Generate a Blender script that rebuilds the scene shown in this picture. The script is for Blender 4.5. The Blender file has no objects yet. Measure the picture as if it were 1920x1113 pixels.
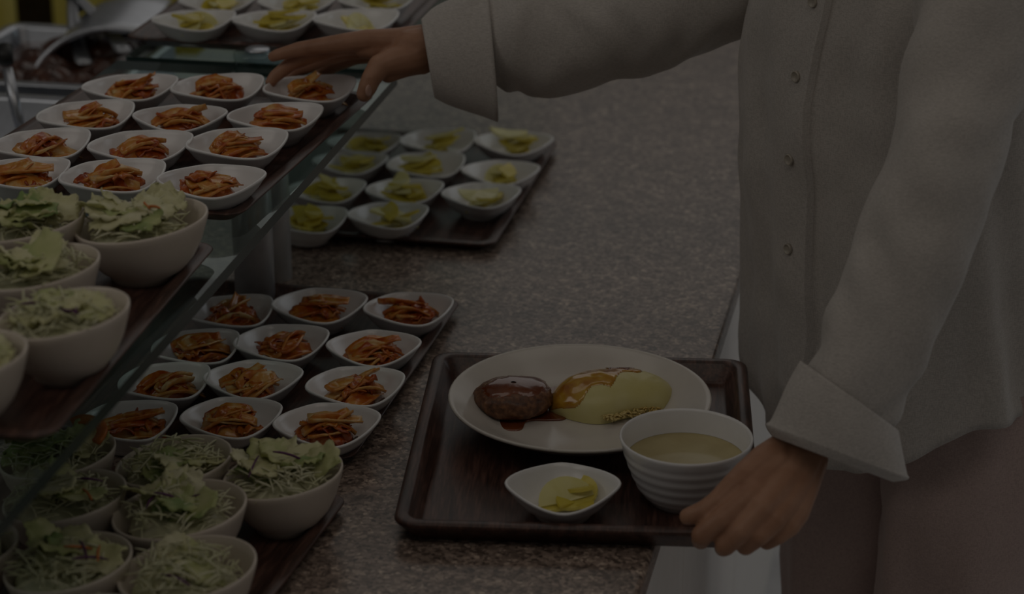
import bpy, math, random
import numpy as np
from mathutils import Vector, Matrix, noise as mnoise

sc = bpy.context.scene
C = sc.collection
ZC = 0.85                       # height of the granite counter top above the floor

# ------------------------------------------------------------------ camera
F_PX, PITCH, HC = 4180.0, math.radians(21.5), 1.005
cam_d = bpy.data.cameras.new('camera'); cam = bpy.data.objects.new('camera', cam_d); C.objects.link(cam)
cam.location = (0, 0, ZC + HC); cam.rotation_euler = (math.pi/2 - PITCH, 0, 0)
cam_d.sensor_width = 36.0; cam_d.lens = F_PX/1920*36.0
cam_d.clip_start = 0.05; cam_d.clip_end = 60
cam_d.dof.use_dof = True; cam_d.dof.focus_distance = 2.36; cam_d.dof.aperture_fstop = 4.3
sc.camera = cam
cp, sp = math.cos(PITCH), math.sin(PITCH)
def ray(x, y):
    u = (x-960)/F_PX; v = -(y-556.5)/F_PX
    return Vector((u, cp+v*sp, -sp+v*cp))
def at(x, y, z):                # pixel of the photograph -> point on the level z above the counter
    d = ray(x, y); return Vector((0, 0, ZC+HC)) + d*((z-HC)/d.z)
def pd(x, y, d):                # pixel and distance along the view axis -> point
    return Vector((0, 0, ZC+HC)) + ray(x, y)*d

# ------------------------------------------------------------------ world, lights, exposure
w = bpy.data.worlds.new('world'); sc.world = w; w.use_nodes = True
w.node_tree.nodes['Background'].inputs[0].default_value = (1.0, 0.96, 0.91, 1)
w.node_tree.nodes['Background'].inputs[1].default_value = 0.84
def area(name, loc, target, sx, sy, power, col):
    l = bpy.data.lights.new(name, 'AREA'); l.shape = 'RECTANGLE'; l.size = sx; l.size_y = sy; l.energy = power; l.color = col
    o = bpy.data.objects.new(name, l); C.objects.link(o); o.location = loc
    o.rotation_euler = (Vector(target)-Vector(loc)).to_track_quat('-Z', 'Y').to_euler()
    return o
area('window_daylight', (1.0, 6.6, 2.7), (0, 2.3, 0.9), 4.5, 1.9, 95, (1.0, 0.97, 0.93))
area('side_window_daylight', (3.5, 4.5, 2.0), (0.5, 2.2, 1.0), 1.8, 1.8, 110, (0.86, 0.94, 1.0))
area('ceiling_panel_light', (-0.2, 3.0, 3.1), (-0.2, 2.9, 0.8), 2.4, 0.7, 32, (1.0, 0.93, 0.84))
area('ceiling_panel_light', (0.15, 0.95, 3.1), (0.1, 1.3, 0.8), 2.4, 0.7, 60, (1.0, 0.88, 0.76))
area('hall_side_fill', (4.2, 0.9, 2.0), (0.4, 2.1, 0.7), 3.0, 1.8, 78, (1.0, 0.96, 0.92))  # added fill from the customer side, no known window; lifts shirt, trousers and panels
area('kitchen_side_fill', (-2.7, 1.3, 3.0), (0.2, 2.2, 0.9), 1.6, 1.2, 80, (1.0, 0.95, 0.88))  # invented lamp on the kitchen side, added to brighten the shirt front
area('ceiling_panel_light', (0.1, 5.2, 3.1), (0.1, 5.1, 0.8), 2.4, 0.7, 60, (1.0, 0.95, 0.88))
vs = sc.view_settings
vs.view_transform = 'Standard'; vs.look = 'None'; vs.gamma = 1.0; vs.use_curve_mapping = False
vs.exposure = -4.3

# ------------------------------------------------------------------ helpers
def mesh(name, V, Fc, smooth=True):
    m = bpy.data.meshes.new(name); m.from_pydata([tuple(v) for v in V], [], [tuple(f) for f in Fc])
    if smooth: m.polygons.foreach_set('use_smooth', [True]*len(m.polygons))
    m.update(); return m
def obj(name, m, mat=None, parent=None, loc=None, rot=None, scale=None):
    if mat is not None and len(m.materials) == 0: m.materials.append(mat)
    o = bpy.data.objects.new(name, m); C.objects.link(o)
    if parent is not None: o.parent = parent
    if loc is not None: o.location = loc
    if rot is not None: o.rotation_euler = rot
    if scale is not None: o.scale = scale
    return o
def tag(o, label=None, cat=None, group=None, kind=None):
    if label: o['label'] = label
    if cat: o['category'] = cat
    if group: o['group'] = group
    if kind: o['kind'] = kind
    return o
def empty(name, loc, rz=0.0):
    o = bpy.data.objects.new(name, None); C.objects.link(o); o.empty_display_size = 0.05
    o.location = loc; o.rotation_euler = (0, 0, rz); return o
def solidify(o, t, offset=0):
    md = o.modifiers.new('thickness', 'SOLIDIFY'); md.thickness = t; md.offset = offset
def loft(rings, closed=True, cap0=False, cap1=False):
    V = [v for r in rings for v in r]; n = len(rings[0]); Fc = []
    for i in range(len(rings)-1):
        for j in range(n if closed else n-1):
            k = (j+1) % n
            Fc.append((i*n+j, i*n+k, (i+1)*n+k, (i+1)*n+j))
    if cap0: Fc.append(tuple(range(n-1, -1, -1)))
    if cap1: Fc.append(tuple((len(rings)-1)*n+j for j in range(n)))
    return V, Fc
def join(parts):
    V, Fc = [], []
    for v, f in parts:
        b = len(V); V += list(v); Fc += [tuple(i+b for i in q) for q in f]
    return V, Fc
def box(x0, x1, y0, y1, z0, z1):
    V = [(x0,y0,z0),(x1,y0,z0),(x1,y1,z0),(x0,y1,z0),(x0,y0,z1),(x1,y0,z1),(x1,y1,z1),(x0,y1,z1)]
    return V, [(3,2,1,0),(4,5,6,7),(0,1,5,4),(1,2,6,5),(2,3,7,6),(3,0,4,7)]
def bevel(o, wd, seg=3):
    b = o.modifiers.new('bevel', 'BEVEL'); b.width = wd; b.segments = seg; b.limit_method = 'ANGLE'
def tube(pts, r, n=12, caps=True):
    pts = [Vector(p) for p in pts]; rings = []
    rr = r if isinstance(r, (list, tuple)) else [r]*len(pts)
    up = Vector((0.13, 0.2, 1)).normalized()
    for i, p in enumerate(pts):
        t = (pts[min(i+1, len(pts)-1)]-pts[max(i-1, 0)]).normalized()
        a = t.cross(up)
        if a.length < 1e-4: a = t.cross(Vector((1, 0, 0)))
        a.normalize(); b = a.cross(t).normalized()
        rings.append([p+(a*math.cos(2*math.pi*k/n)+b*math.sin(2*math.pi*k/n))*rr[i] for k in range(n)])
    return loft(rings, True, caps, caps)
def spline(P, n):               # Catmull-Rom through rows of numbers
    P = [np.array(p, float) for p in P]; Q = [2*P[0]-P[1]]+P+[2*P[-1]-P[-2]]; out = []
    for s in range(len(P)-1):
        for k in range(n):
            t = k/n; a, b, c, d = Q[s:s+4]
            out.append(.5*((2*b)+(-a+c)*t+(2*a-5*b+4*c-d)*t*t+(-a+3*b-3*c+d)*t**3))
    out.append(P[-1]); return out
def nz(x, y, z): return mnoise.noise(Vector((x, y, z)))

# ------------------------------------------------------------------ materials
def new_mat(name):
    m = bpy.data.materials.new(name); m.use_nodes = True
    return m, m.node_tree.nodes, m.node_tree.links, m.node_tree.nodes['Principled BSDF']
def plain(name, col, rough=0.5, metal=0.0, spec=0.5, noise_amt=0.0, scale=40, bump=0.0, coat=0.0, sss=0.0, rand=0.0):
    m, N, L, b = new_mat(name)
    b.inputs['Base Color'].default_value = (*col, 1); b.inputs['Roughness'].default_value = rough
    b.inputs['Metallic'].default_value = metal; b.inputs['Specular IOR Level'].default_value = spec
    b.inputs['Coat Weight'].default_value = coat; b.inputs['Coat Roughness'].default_value = 0.08
    if sss:
        b.inputs['Subsurface Weight'].default_value = sss; b.inputs['Subsurface Radius'].default_value = (0.006, 0.003, 0.0015)
        b.inputs['Subsurface Scale'].default_value = 1.0
    if noise_amt or bump:
        tc = N.new('ShaderNodeTexCoord'); n = N.new('ShaderNodeTexNoise'); n.inputs['Scale'].default_value = scale; n.inputs['Detail'].default_value = 4
        L.new(tc.outputs['Object'], n.inputs['Vector'])
        if noise_amt:
            r = N.new('ShaderNodeValToRGB'); r.color_ramp.elements[0].position = 0.3; r.color_ramp.elements[1].position = 0.7
            r.color_ramp.elements[0].color = (*[c*(1-noise_amt) for c in col], 1); r.color_ramp.elements[1].color = (*[min(1, c*(1+noise_amt)) for c in col], 1)
            L.new(n.outputs['Fac'], r.inputs['Fac']); L.new(r.outputs['Color'], b.inputs['Base Color'])
        if bump:
            bp = N.new('ShaderNodeBump'); bp.inputs['Strength'].default_value = bump; bp.inputs['Distance'].default_value = 0.002
            L.new(n.outputs['Fac'], bp.inputs['Height']); L.new(bp.outputs['Normal'], b.inputs['Normal'])
    return m
def ramp_mat(name, stops, scale, rough=0.4, detail=6, distortion=0.0, bump=0.0, coat=0.0, trans=0.0, rand=0.0, stretch=(1, 1, 1), spec=0.5):
    m, N, L, b = new_mat(name)
    tc = N.new('ShaderNodeTexCoord'); mp = N.new('ShaderNodeMapping'); mp.inputs['Scale'].default_value = stretch
    n = N.new('ShaderNodeTexNoise'); n.noise_dimensions = '4D'; n.inputs['Scale'].default_value = scale; n.inputs['Detail'].default_value = detail
    n.inputs['Distortion'].default_value = distortion
    L.new(tc.outputs['Object'], mp.inputs['Vector']); L.new(mp.outputs['Vector'], n.inputs['Vector'])
    oi = N.new('ShaderNodeObjectInfo'); mu = N.new('ShaderNodeMath'); mu.operation = 'MULTIPLY'; mu.inputs[1].default_value = 30
    L.new(oi.outputs['Random'], mu.inputs[0]); L.new(mu.outputs[0], n.inputs['W'])
    r = N.new('ShaderNodeValToRGB'); e = r.color_ramp.elements
    while len(e) < len(stops): e.new(0.5)
    for k, (p, c) in enumerate(stops): e[k].position = p; e[k].color = (*c, 1)
    fac = n.outputs['Fac']
    if rand:
        sb = N.new('ShaderNodeMath'); sb.operation = 'MULTIPLY_ADD'; sb.inputs[1].default_value = rand; sb.inputs[2].default_value = -rand/2
        L.new(oi.outputs['Random'], sb.inputs[0]); ad = N.new('ShaderNodeMath'); ad.operation = 'ADD'
        L.new(n.outputs['Fac'], ad.inputs[0]); L.new(sb.outputs[0], ad.inputs[1]); fac = ad.outputs[0]
    L.new(fac, r.inputs['Fac']); L.new(r.outputs['Color'], b.inputs['Base Color'])
    b.inputs['Roughness'].default_value = rough; b.inputs['Coat Weight'].default_value = coat; b.inputs['Coat Roughness'].default_value = 0.1
    b.inputs['Specular IOR Level'].default_value = spec
    if bump:
        bp = N.new('ShaderNodeBump'); bp.inputs['Strength'].default_value = bump; bp.inputs['Distance'].default_value = 0.0015
        L.new(n.outputs['Fac'], bp.inputs['Height']); L.new(bp.outputs['Normal'], b.inputs['Normal'])
    if trans:
        t = N.new('ShaderNodeBsdfTranslucent'); L.new(r.outputs['Color'], t.inputs['Color'])
        mx = N.new('ShaderNodeMixShader'); mx.inputs[0].default_value = trans
        L.new(b.outputs[0], mx.inputs[1]); L.new(t.outputs[0], mx.inputs[2]); L.new(mx.outputs[0], N['Material Output'].inputs['Surface'])
    return m

def granite_mat():
    m, N, L, b = new_mat('speckled_granite')
    tc = N.new('ShaderNodeTexCoord')
    v = N.new('ShaderNodeTexVoronoi'); v.inputs['Scale'].default_value = 260
    v2 = N.new('ShaderNodeTexVoronoi'); v2.inputs['Scale'].default_value = 95
    n = N.new('ShaderNodeTexNoise'); n.inputs['Scale'].default_value = 30; n.inputs['Detail'].default_value = 8
    for q in (v, v2, n): L.new(tc.outputs['Object'], q.inputs['Vector'])
    s1 = N.new('ShaderNodeSeparateColor'); s2 = N.new('ShaderNodeSeparateColor')
    L.new(v.outputs['Color'], s1.inputs[0]); L.new(v2.outputs['Color'], s2.inputs[0])
    m1 = N.new('ShaderNodeMath'); m1.operation = 'MULTIPLY_ADD'; m1.inputs[1].default_value = 0.55
    L.new(s1.outputs[0], m1.inputs[0]); 
    m2 = N.new('ShaderNodeMath'); m2.operation = 'MULTIPLY'; m2.inputs[1].default_value = 0.22; L.new(s2.outputs[0], m2.inputs[0]); L.new(m2.outputs[0], m1.inputs[2])
    m3 = N.new('ShaderNodeMath'); m3.operation = 'MULTIPLY_ADD'; m3.inputs[1].default_value = 0.3; L.new(n.outputs['Fac'], m3.inputs[0]); L.new(m1.outputs[0], m3.inputs[2])
    r = N.new('ShaderNodeValToRGB'); e = r.color_ramp.elements
    st = [(0.12, (0.045, 0.033, 0.027)), (0.38, (0.145, 0.107, 0.086)), (0.6, (0.25, 0.19, 0.155)), (0.78, (0.38, 0.29, 0.235)), (0.93, (0.64, 0.52, 0.42))]
    while len(e) < len(st): e.new(0.5)
    for k, (p, c) in enumerate(st): e[k].position = p; e[k].color = (*c, 1)
    L.new(m3.outputs[0], r.inputs['Fac']); L.new(r.outputs['Color'], b.inputs['Base Color'])
    b.inputs['Roughness'].default_value = 0.30; b.inputs['Specular IOR Level'].default_value = 0.6
    return m
def wood_mat():
    m, N, L, b = new_mat('dark_brown_tray')
    tc = N.new('ShaderNodeTexCoord'); mp = N.new('ShaderNodeMapping'); mp.inputs['Scale'].default_value = (1.0, 0.09, 1.0)
    L.new(tc.outputs['Object'], mp.inputs['Vector'])
    n = N.new('ShaderNodeTexNoise'); n.inputs['Scale'].default_value = 90; n.inputs['Detail'].default_value = 7; n.inputs['Distortion'].default_value = 0.8
    n2 = N.new('ShaderNodeTexNoise'); n2.inputs['Scale'].default_value = 420; n2.inputs['Detail'].default_value = 3
    L.new(mp.outputs['Vector'], n.inputs['Vector']); L.new(mp.outputs['Vector'], n2.inputs['Vector'])
    ad = N.new('ShaderNodeMath'); ad.operation = 'MULTIPLY_ADD'; ad.inputs[1].default_value = 0.5; L.new(n2.outputs['Fac'], ad.inputs[0])
    hf = N.new('ShaderNodeMath'); hf.operation = 'MULTIPLY'; hf.inputs[1].default_value = 0.6; L.new(n.outputs['Fac'], hf.inputs[0]); L.new(hf.outputs[0], ad.inputs[2])
    r = N.new('ShaderNodeValToRGB'); e = r.color_ramp.elements; e.new(0.5)
    for k, (p, c) in enumerate([(0.36, (0.022, 0.0105, 0.008)), (0.54, (0.064, 0.030, 0.0215)), (0.7, (0.13, 0.064, 0.047))]): e[k].position = p; e[k].color = (*c, 1)
    L.new(ad.outputs[0], r.inputs['Fac']); L.new(r.outputs['Color'], b.inputs['Base Color'])
    b.inputs['Roughness'].default_value = 0.36
    bp = N.new('ShaderNodeBump'); bp.inputs['Strength'].default_value = 0.15; bp.inputs['Distance'].default_value = 0.001
    L.new(ad.outputs[0], bp.inputs['Height']); L.new(bp.outputs['Normal'], b.inputs['Normal'])
    return m
def cloth_mat(name, col, sc1=1500):
    m, N, L, b = new_mat(name)
    tc = N.new('ShaderNodeTexCoord')
    facs = []
    for s in ((1, 1, 0.12), (0.14, 0.14, 1)):
        mp = N.new('ShaderNodeMapping'); mp.inputs['Scale'].default_value = s; L.new(tc.outputs['Object'], mp.inputs['Vector'])
        n = N.new('ShaderNodeTexNoise'); n.inputs['Scale'].default_value = sc1; n.inputs['Detail'].default_value = 2; L.new(mp.outputs['Vector'], n.inputs['Vector']); facs.append(n.outputs['Fac'])
    ad = N.new('ShaderNodeMath'); ad.operation = 'ADD'; L.new(facs[0], ad.inputs[0]); L.new(facs[1], ad.inputs[1])
    n3 = N.new('ShaderNodeTexNoise'); n3.inputs['Scale'].default_value = 9; n3.inputs['Detail'].default_value = 3; L.new(tc.outputs['Object'], n3.inputs['Vector'])
    ma = N.new('ShaderNodeMath'); ma.operation = 'MULTIPLY_ADD'; ma.inputs[1].default_value = 0.25; L.new(n3.outputs['Fac'], ma.inputs[0]); L.new(ad.outputs[0], ma.inputs[2])
    r = N.new('ShaderNodeValToRGB'); r.color_ramp.elements[0].position = 0.78/1.0; r.color_ramp.elements[1].position = 1.0
    mm = N.new('ShaderNodeMath'); mm.operation = 'MULTIPLY'; mm.inputs[1].default_value = 0.8; L.new(ma.outputs[0], mm.inputs[0])
    r.color_ramp.elements[0].color = (*[c*0.86 for c in col], 1); r.color_ramp.elements[1].color = (*[c*1.1 for c in col], 1)
    L.new(mm.outputs[0], r.inputs['Fac']); L.new(r.outputs['Color'], b.inputs['Base Color'])
    b.inputs['Roughness'].default_value = 0.9; b.inputs['Specular IOR Level'].default_value = 0.15
    b.inputs['Sheen Weight'].default_value = 0.25; b.inputs['Sheen Roughness'].default_value = 0.5
    bp = N.new('ShaderNodeBump'); bp.inputs['Strength'].default_value = 0.22; bp.inputs['Distance'].default_value = 0.0006
    L.new(ad.outputs[0], bp.inputs['Height']); L.new(bp.outputs['Normal'], b.inputs['Normal'])
    return m
def pane_mat(name, tint, refl=1.0):
    m, N, L, b = new_mat(name); N.remove(b)
    t = N.new('ShaderNodeBsdfTransparent'); t.inputs[0].default_value = (*tint, 1)
    g = N.new('ShaderNodeBsdfGlossy'); g.inputs['Roughness'].default_value = 0.03; g.inputs[0].default_value = (0.9, 0.97, 0.96, 1)
    f = N.new('ShaderNodeFresnel'); f.inputs[0].default_value = 1.5
    ge = N.new('ShaderNodeNewGeometry'); iv = N.new('ShaderNodeMath'); iv.operation = 'SUBTRACT'; iv.inputs[0].default_value = 1.0; L.new(ge.outputs['Backfacing'], iv.inputs[1])
    mu = N.new('ShaderNodeMath'); mu.operation = 'MULTIPLY'; L.new(f.outputs[0], mu.inputs[0]); L.new(iv.outputs[0], mu.inputs[1])
    mx = N.new('ShaderNodeMixShader'); L.new(mu.outputs[0], mx.inputs[0]); L.new(t.outputs[0], mx.inputs[1]); L.new(g.outputs[0], mx.inputs[2])
    L.new(mx.outputs[0], N['Material Output'].inputs['Surface']); return m

M = {}
M['granite'] = granite_mat()
M['tray'] = wood_mat()
M['plate'] = plain('ivory_plate', (0.63, 0.59, 0.535), 0.2, noise_amt=0.02, scale=60)
M['white'] = plain('white_melamine', (0.82, 0.815, 0.81), 0.22, spec=0.5, noise_amt=0.02, scale=60)
M['cream'] = plain('cream_melamine', (0.66, 0.585, 0.50), 0.28, noise_amt=0.02, scale=60)
M['laminate'] = plain('white_laminate', (0.82, 0.785, 0.74), 0.35, noise_amt=0.03, scale=30)
M['cabinet'] = plain('grey_cabinet', (0.30, 0.29, 0.28), 0.6, noise_amt=0.05)
M['floor'] = ramp_mat('grey_floor', [(0.35, (0.56, 0.555, 0.56)), (0.65, (0.68, 0.67, 0.67))], 14, 0.45)
M['wall'] = plain('painted_wall', (0.55, 0.56, 0.55), 0.8, noise_amt=0.06, scale=6)
M['steel'] = plain('brushed_steel', (0.56, 0.58, 0.62), 0.32, metal=1.0, noise_amt=0.06, scale=80)
M['dark_steel'] = plain('dull_steel', (0.36, 0.37, 0.39), 0.35, metal=0.9, noise_amt=0.05, scale=80)
M['post_steel'] = plain('satin_steel', (0.80, 0.81, 0.82), 0.25, metal=0.35, noise_amt=0.05, scale=80)
M['pane'] = pane_mat('clear_green_glass', (0.80, 0.89, 0.87))
M['pane_edge'] = plain('glass_edge', (0.028, 0.05, 0.046), 0.25, noise_amt=0.1)
M['puck'] = pane_mat('clear_disc_glass', (0.85, 0.9, 0.9))
M['shirt'] = cloth_mat('beige_linen', (0.51, 0.475, 0.44))
M['cuff'] = cloth_mat('beige_linen_cuff', (0.52, 0.485, 0.45))
M['trousers'] = cloth_mat('taupe_twill', (0.48, 0.365, 0.335), 1800)
M['skin'] = ramp_mat('skin', [(0.25, (0.30, 0.142, 0.08)), (0.5, (0.39, 0.203, 0.122)), (0.75, (0.45, 0.247, 0.155))], 38, 0.48, bump=0.25, spec=0.4)
M['nail'] = plain('fingernail', (0.52, 0.32, 0.25), 0.3, noise_amt=0.05)
M['hair'] = plain('dark_hair', (0.02, 0.015, 0.012), 0.5, noise_amt=0.3, scale=200)
M['button'] = plain('shell_button', (0.42, 0.38, 0.32), 0.35, noise_amt=0.1, scale=300)
M['shoe'] = plain('dark_leather', (0.03, 0.025, 0.022), 0.4, noise_amt=0.1)
M['kimchi_stem'] = ramp_mat('kimchi_stem', [(0.28, (0.50, 0.09, 0.012)), (0.44, (0.66, 0.22, 0.03)), (0.58, (0.76, 0.38, 0.085)), (0.74, (0.80, 0.58, 0.27))], 70, 0.25, distortion=0.6, bump=0.5, coat=0.5, trans=0.18, rand=0.24, spec=0.4)
M['kimchi_leaf'] = ramp_mat('kimchi_leaf', [(0.28, (0.28, 0.038, 0.006)), (0.46, (0.50, 0.105, 0.013)), (0.62, (0.62, 0.20, 0.026)), (0.78, (0.68, 0.36, 0.08))], 90, 0.25, distortion=0.8, bump=0.6, coat=0.6, trans=0.15, rand=0.22, spec=0.4)
M['lettuce'] = ramp_mat('lettuce', [(0.18, (0.30, 0.42, 0.14)), (0.36, (0.60, 0.63, 0.28)), (0.54, (0.76, 0.74, 0.42)), (0.8, (0.85, 0.82, 0.58))], 26, 0.4, bump=0.5, trans=0.25, rand=0.5)
M['cabbage'] = ramp_mat('shredded_cabbage', [(0.3, (0.70, 0.70, 0.42)), (0.7, (0.88, 0.86, 0.66))], 40, 0.4, trans=0.22)
M['purple'] = ramp_mat('purple_cabbage', [(0.3, (0.07, 0.012, 0.07)), (0.7, (0.17, 0.04, 0.16))], 60, 0.4, trans=0.15)
M['carrot'] = ramp_mat('carrot', [(0.3, (0.62, 0.17, 0.03)), (0.7, (0.72, 0.26, 0.06))], 60, 0.4, trans=0.2)
M['radish'] = ramp_mat('yellow_pickle', [(0.3, (0.82, 0.70, 0.09)), (0.6, (0.86, 0.76, 0.18)), (0.8, (0.87, 0.80, 0.34))], 35, 0.25, coat=0.3, trans=0.35, rand=0.2)
M['radish_pale'] = ramp_mat('pale_pickle', [(0.3, (0.90, 0.85, 0.38)), (0.7, (0.92, 0.89, 0.55))], 35, 0.25, coat=0.3, trans=0.35, rand=0.2)
M['patty'] = ramp_mat('seared_patty', [(0.3, (0.05, 0.018, 0.008)), (0.5, (0.14, 0.056, 0.024)), (0.7, (0.27, 0.125, 0.055))], 160, 0.5, bump=1.0, coat=0.1)
M['sauce'] = ramp_mat('brown_sauce', [(0.3, (0.115, 0.026, 0.008)), (0.7, (0.21, 0.058, 0.016))], 30, 0.16, coat=0.7)
M['sauce_thin'] = ramp_mat('amber_sauce', [(0.3, (0.36, 0.13, 0.012)), (0.55, (0.50, 0.26, 0.025)), (0.75, (0.62, 0.42, 0.07))], 60, 0.16, distortion=0.5, coat=0.7)
M['egg'] = ramp_mat('omelette_egg', [(0.3, (0.60, 0.53, 0.20)), (0.7, (0.66, 0.60, 0.29))], 30, 0.38, bump=0.25)
M['rice'] = ramp_mat('fried_rice', [(0.3, (0.52, 0.36, 0.10)), (0.7, (0.68, 0.56, 0.24))], 50, 0.4)
M['soup'] = ramp_mat('pale_soup', [(0.35, (0.42, 0.34, 0.15)), (0.65, (0.50, 0.42, 0.21))], 26, 0.12)
M['stew'] = ramp_mat('brown_stew', [(0.3, (0.03, 0.010, 0.005)), (0.6, (0.09, 0.028, 0.012)), (0.8, (0.15, 0.06, 0.02))], 40, 0.35, bump=0.6, coat=0.3)
M['curtain'] = ramp_mat('yellow_curtain', [(0.3, (0.70, 0.60, 0.10)), (0.7, (0.84, 0.74, 0.22))], 8, 0.8)
M['darkwood'] = plain('dark_panel', (0.05, 0.03, 0.012), 0.6, noise_amt=0.2)
M['black'] = plain('black_plastic', (0.02, 0.02, 0.02), 0.4, noise_amt=0.1)

# ------------------------------------------------------------------ the setting
def struct(name, parts, mat, **k):
    o = obj(name, mesh(name, *parts, smooth=False), mat, **k); o['kind'] = 'structure'; return o
struct('floor', box(-6, 6, -3, 9, -0.05, 0), M['floor'])
struct('wall_back', box(-6, 6, 9, 9.1, 0, 2.2), M['wall'])
struct('wall_left', box(-6.1, -6, -3, 9, 0, 2.2), M['wall'])

# serving counter: local +Y runs along the counter, local x = 0 is its customer edge
DIR = math.radians(11.8)
ctr = empty('serving_counter', (0.2055, 2.2315, 0), -DIR)
tag(ctr, 'long serving counter with a speckled brown granite top', 'counter')
o = obj('granite_top', mesh('granite_top', *box(-0.86, 0, -1.9, 2.6, ZC-0.03, ZC), smooth=False), M['granite'], ctr); bevel(o, 0.005)
o = obj('cabinet_body', mesh('cabinet_body', *box(-0.84, -0.030, -1.85, 2.55, 0.0, ZC-0.031), smooth=False), M['cabinet'], ctr)
pan_me = mesh('front_panel', *box(-0.0295, -0.006, 0.002, 0.598, 0.0, ZC-0.032), smooth=False)
for k in range(7):
    o = obj('front_panel', pan_me, M['laminate'], ctr, (0, -1.85+0.6*k, 0)); bevel(o, 0.003)

# ------------------------------------------------------------------ glass shelf over the counter
GZ = 0.2335                      # top of the glass above the counter
def glass_panel(rx, ry, length, width, name, label):
    """rx, ry: near right corner (world); runs away along the counter direction"""
    g = empty(name, (rx, ry, ZC+GZ-0.012), -DIR+math.radians(0.7)); tag(g, label, 'shelf', 'glass shelves')
    V, Fc = box(-width, 0, 0, length, 0, 0.012)
    m = mesh('pane', V, Fc, False); m.materials.append(M['pane']); m.materials.append(M['pane_edge'])
    for i in range(2, 6): m.polygons[i].material_index = 1
    obj('pane', m, None, g)
    return g
e0 = at(0, 1005, GZ-0.012); e1 = at(735, 160, GZ-0.012)
dg = (e1-e0).normalized()
nr = e1 - dg*((e1.y-1.30)/dg.y)
gp = glass_panel(nr.x, nr.y, (2.722-1.30)/dg.y, 0.372, 'glass_shelf', 'near green edged glass shelf carrying the kimchi and salad trays')
fr = e1 + dg*((2.742-e1.y)/dg.y)
gp2 = glass_panel(fr.x, fr.y, 1.2, 0.362, 'glass_shelf', 'far green edged glass shelf carrying the yellow pickle tray')
def post(px, py, r, label, lean=0.0):
    b = at(px, py, 0); g = empty('shelf_post', b); tag(g, label, 'post', 'steel posts under the glass shelf')
    H = GZ-0.0125
    prof = [(r*0.2, 0), (r, 0), (r, H-0.006), (r*0.9, H-0.003), (r*0.2, H-0.003)]
    rings = [[(a*math.cos(t), a*math.sin(t), z) for t in np.linspace(0, 2*math.pi, 40, endpoint=False)] for a, z in prof]
    obj('tube', mesh('tube', *loft(rings, True, True, True)), M['post_steel'], g)
    cap = [[(a*math.cos(t), a*math.sin(t), z) for t in np.linspace(0, 2*math.pi, 32, endpoint=False)] for a, z in ((r*0.8, H-0.003), (r*0.8, H))]
    obj('cap', mesh('cap', *loft(cap, True, True, True)), M['black'], g)
    return g
post(479, 562, 0.0245, 'steel shelf post nearer the kimchi dishes on the counter')
post(513, 519, 0.0235, 'steel shelf post behind the other one, nearer the pickle tray')
pc = at(484, 119, GZ)
g = empty('glass_disc', pc); tag(g, 'clear glass disc on the far shelf beside the fingertips', 'disc')
rings = [[(a*math.cos(t), a*math.sin(t), z) for t in np.linspace(0, 2*math.pi, 48, endpoint=False)] for a, z in ((0.028, 0.0003), (0.031, 0.002), (0.031, 0.014), (0.029, 0.0165))]
obj('disc_body', mesh('disc_body', *loft(rings, True, True, True)), M['puck'], g)
rings = [[(a*math.cos(t), a*math.sin(t), z) for t in np.linspace(0, 2*math.pi, 40, endpoint=False)] for a, z in ((0.016, 0.017), (0.016, 0.019), (0.0145, 0.0205))]
obj('screw_cap', mesh('screw_cap', *loft(rings, True, True, True)), M['steel'], g)

# ------------------------------------------------------------------ trays
TW, TL = 0.358, 0.462
def rrect(w_, l_, r, z, n=5):
    out = []
    for cx, cy, a0 in ((w_/2-r, l_/2-r, 0), (-w_/2+r, l_/2-r, 90), (-w_/2+r, -l_/2+r, 180), (w_/2-r, -l_/2+r, 270)):
        for k in range(n+1):
            a = math.radians(a0+90*k/n); out.append((cx+r*math.cos(a), cy+r*math.sin(a), z))
    return out
def tray_mesh(tw=TW, tl=TL, hs=0.48):
    prof = [(0.020, 0.0), (0.017, 0.0), (0.001, 0.019), (0, 0.021), (0.001, 0.0235), (0.003, 0.0245), (0.011, 0.0245), (0.0135, 0.0225), (0.0235, 0.006), (0.0265, 0.0042), (0.03, 0.004)]
    rings = [rrect(tw-2*i, tl-2*i, max(0.022-i*0.5, 0.006), max(0, (z-.004)*hs+.004) if z > .004 else z) for i, z in prof]
    return mesh('tray', *loft(rings, True, True, True))
tray_me = tray_mesh()
def tray(cx, cy, z, deg, label, me=None):
    o = obj('serving_tray', me or tray_me, M['tray'], None, (cx, cy, ZC+z), (0, 0, -math.radians(deg)))
    tag(o, label, 'tray', None if me else 'brown serving trays'); return o
def tray_by_corner(pt, deg, z, label, near=True, right=True):
    a = math.radians(deg); u = Vector((math.sin(a), math.cos(a), 0)); r = Vector((math.cos(a), -math.sin(a), 0))
    c = Vector(pt) + u*(TL/2 if near else -TL/2) + r*(-TW/2 if right else TW/2)
    return tray(c.x, c.y, z, deg, label)
tray_by_corner(at(660, 862, .0135), 13.0, 0, 'dark brown tray of kimchi dishes on the granite counter')
tray_by_corner(at(926, 460, .0135), 11.7, 0, 'dark brown tray of yellow pickle dishes on the granite counter')
tray_by_corner(at(657, 926, .0135), 15.0, 0, 'dark brown tray of salad bowls on the granite counter', near=False)
tray_by_corner(at(449, 404, GZ+.0135), 14.5, GZ, 'dark brown tray of kimchi dishes on the glass shelf')
tray_by_corner(at(230, 70, GZ+.0135), 12.0, GZ, 'dark brown tray of yellow pickle dishes on the glass shelf', right=False)
tray_by_corner(at(410, 454, GZ+.0135), 9.8, GZ, 'dark brown tray of salad bowls on the glass shelf', near=False)
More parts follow.
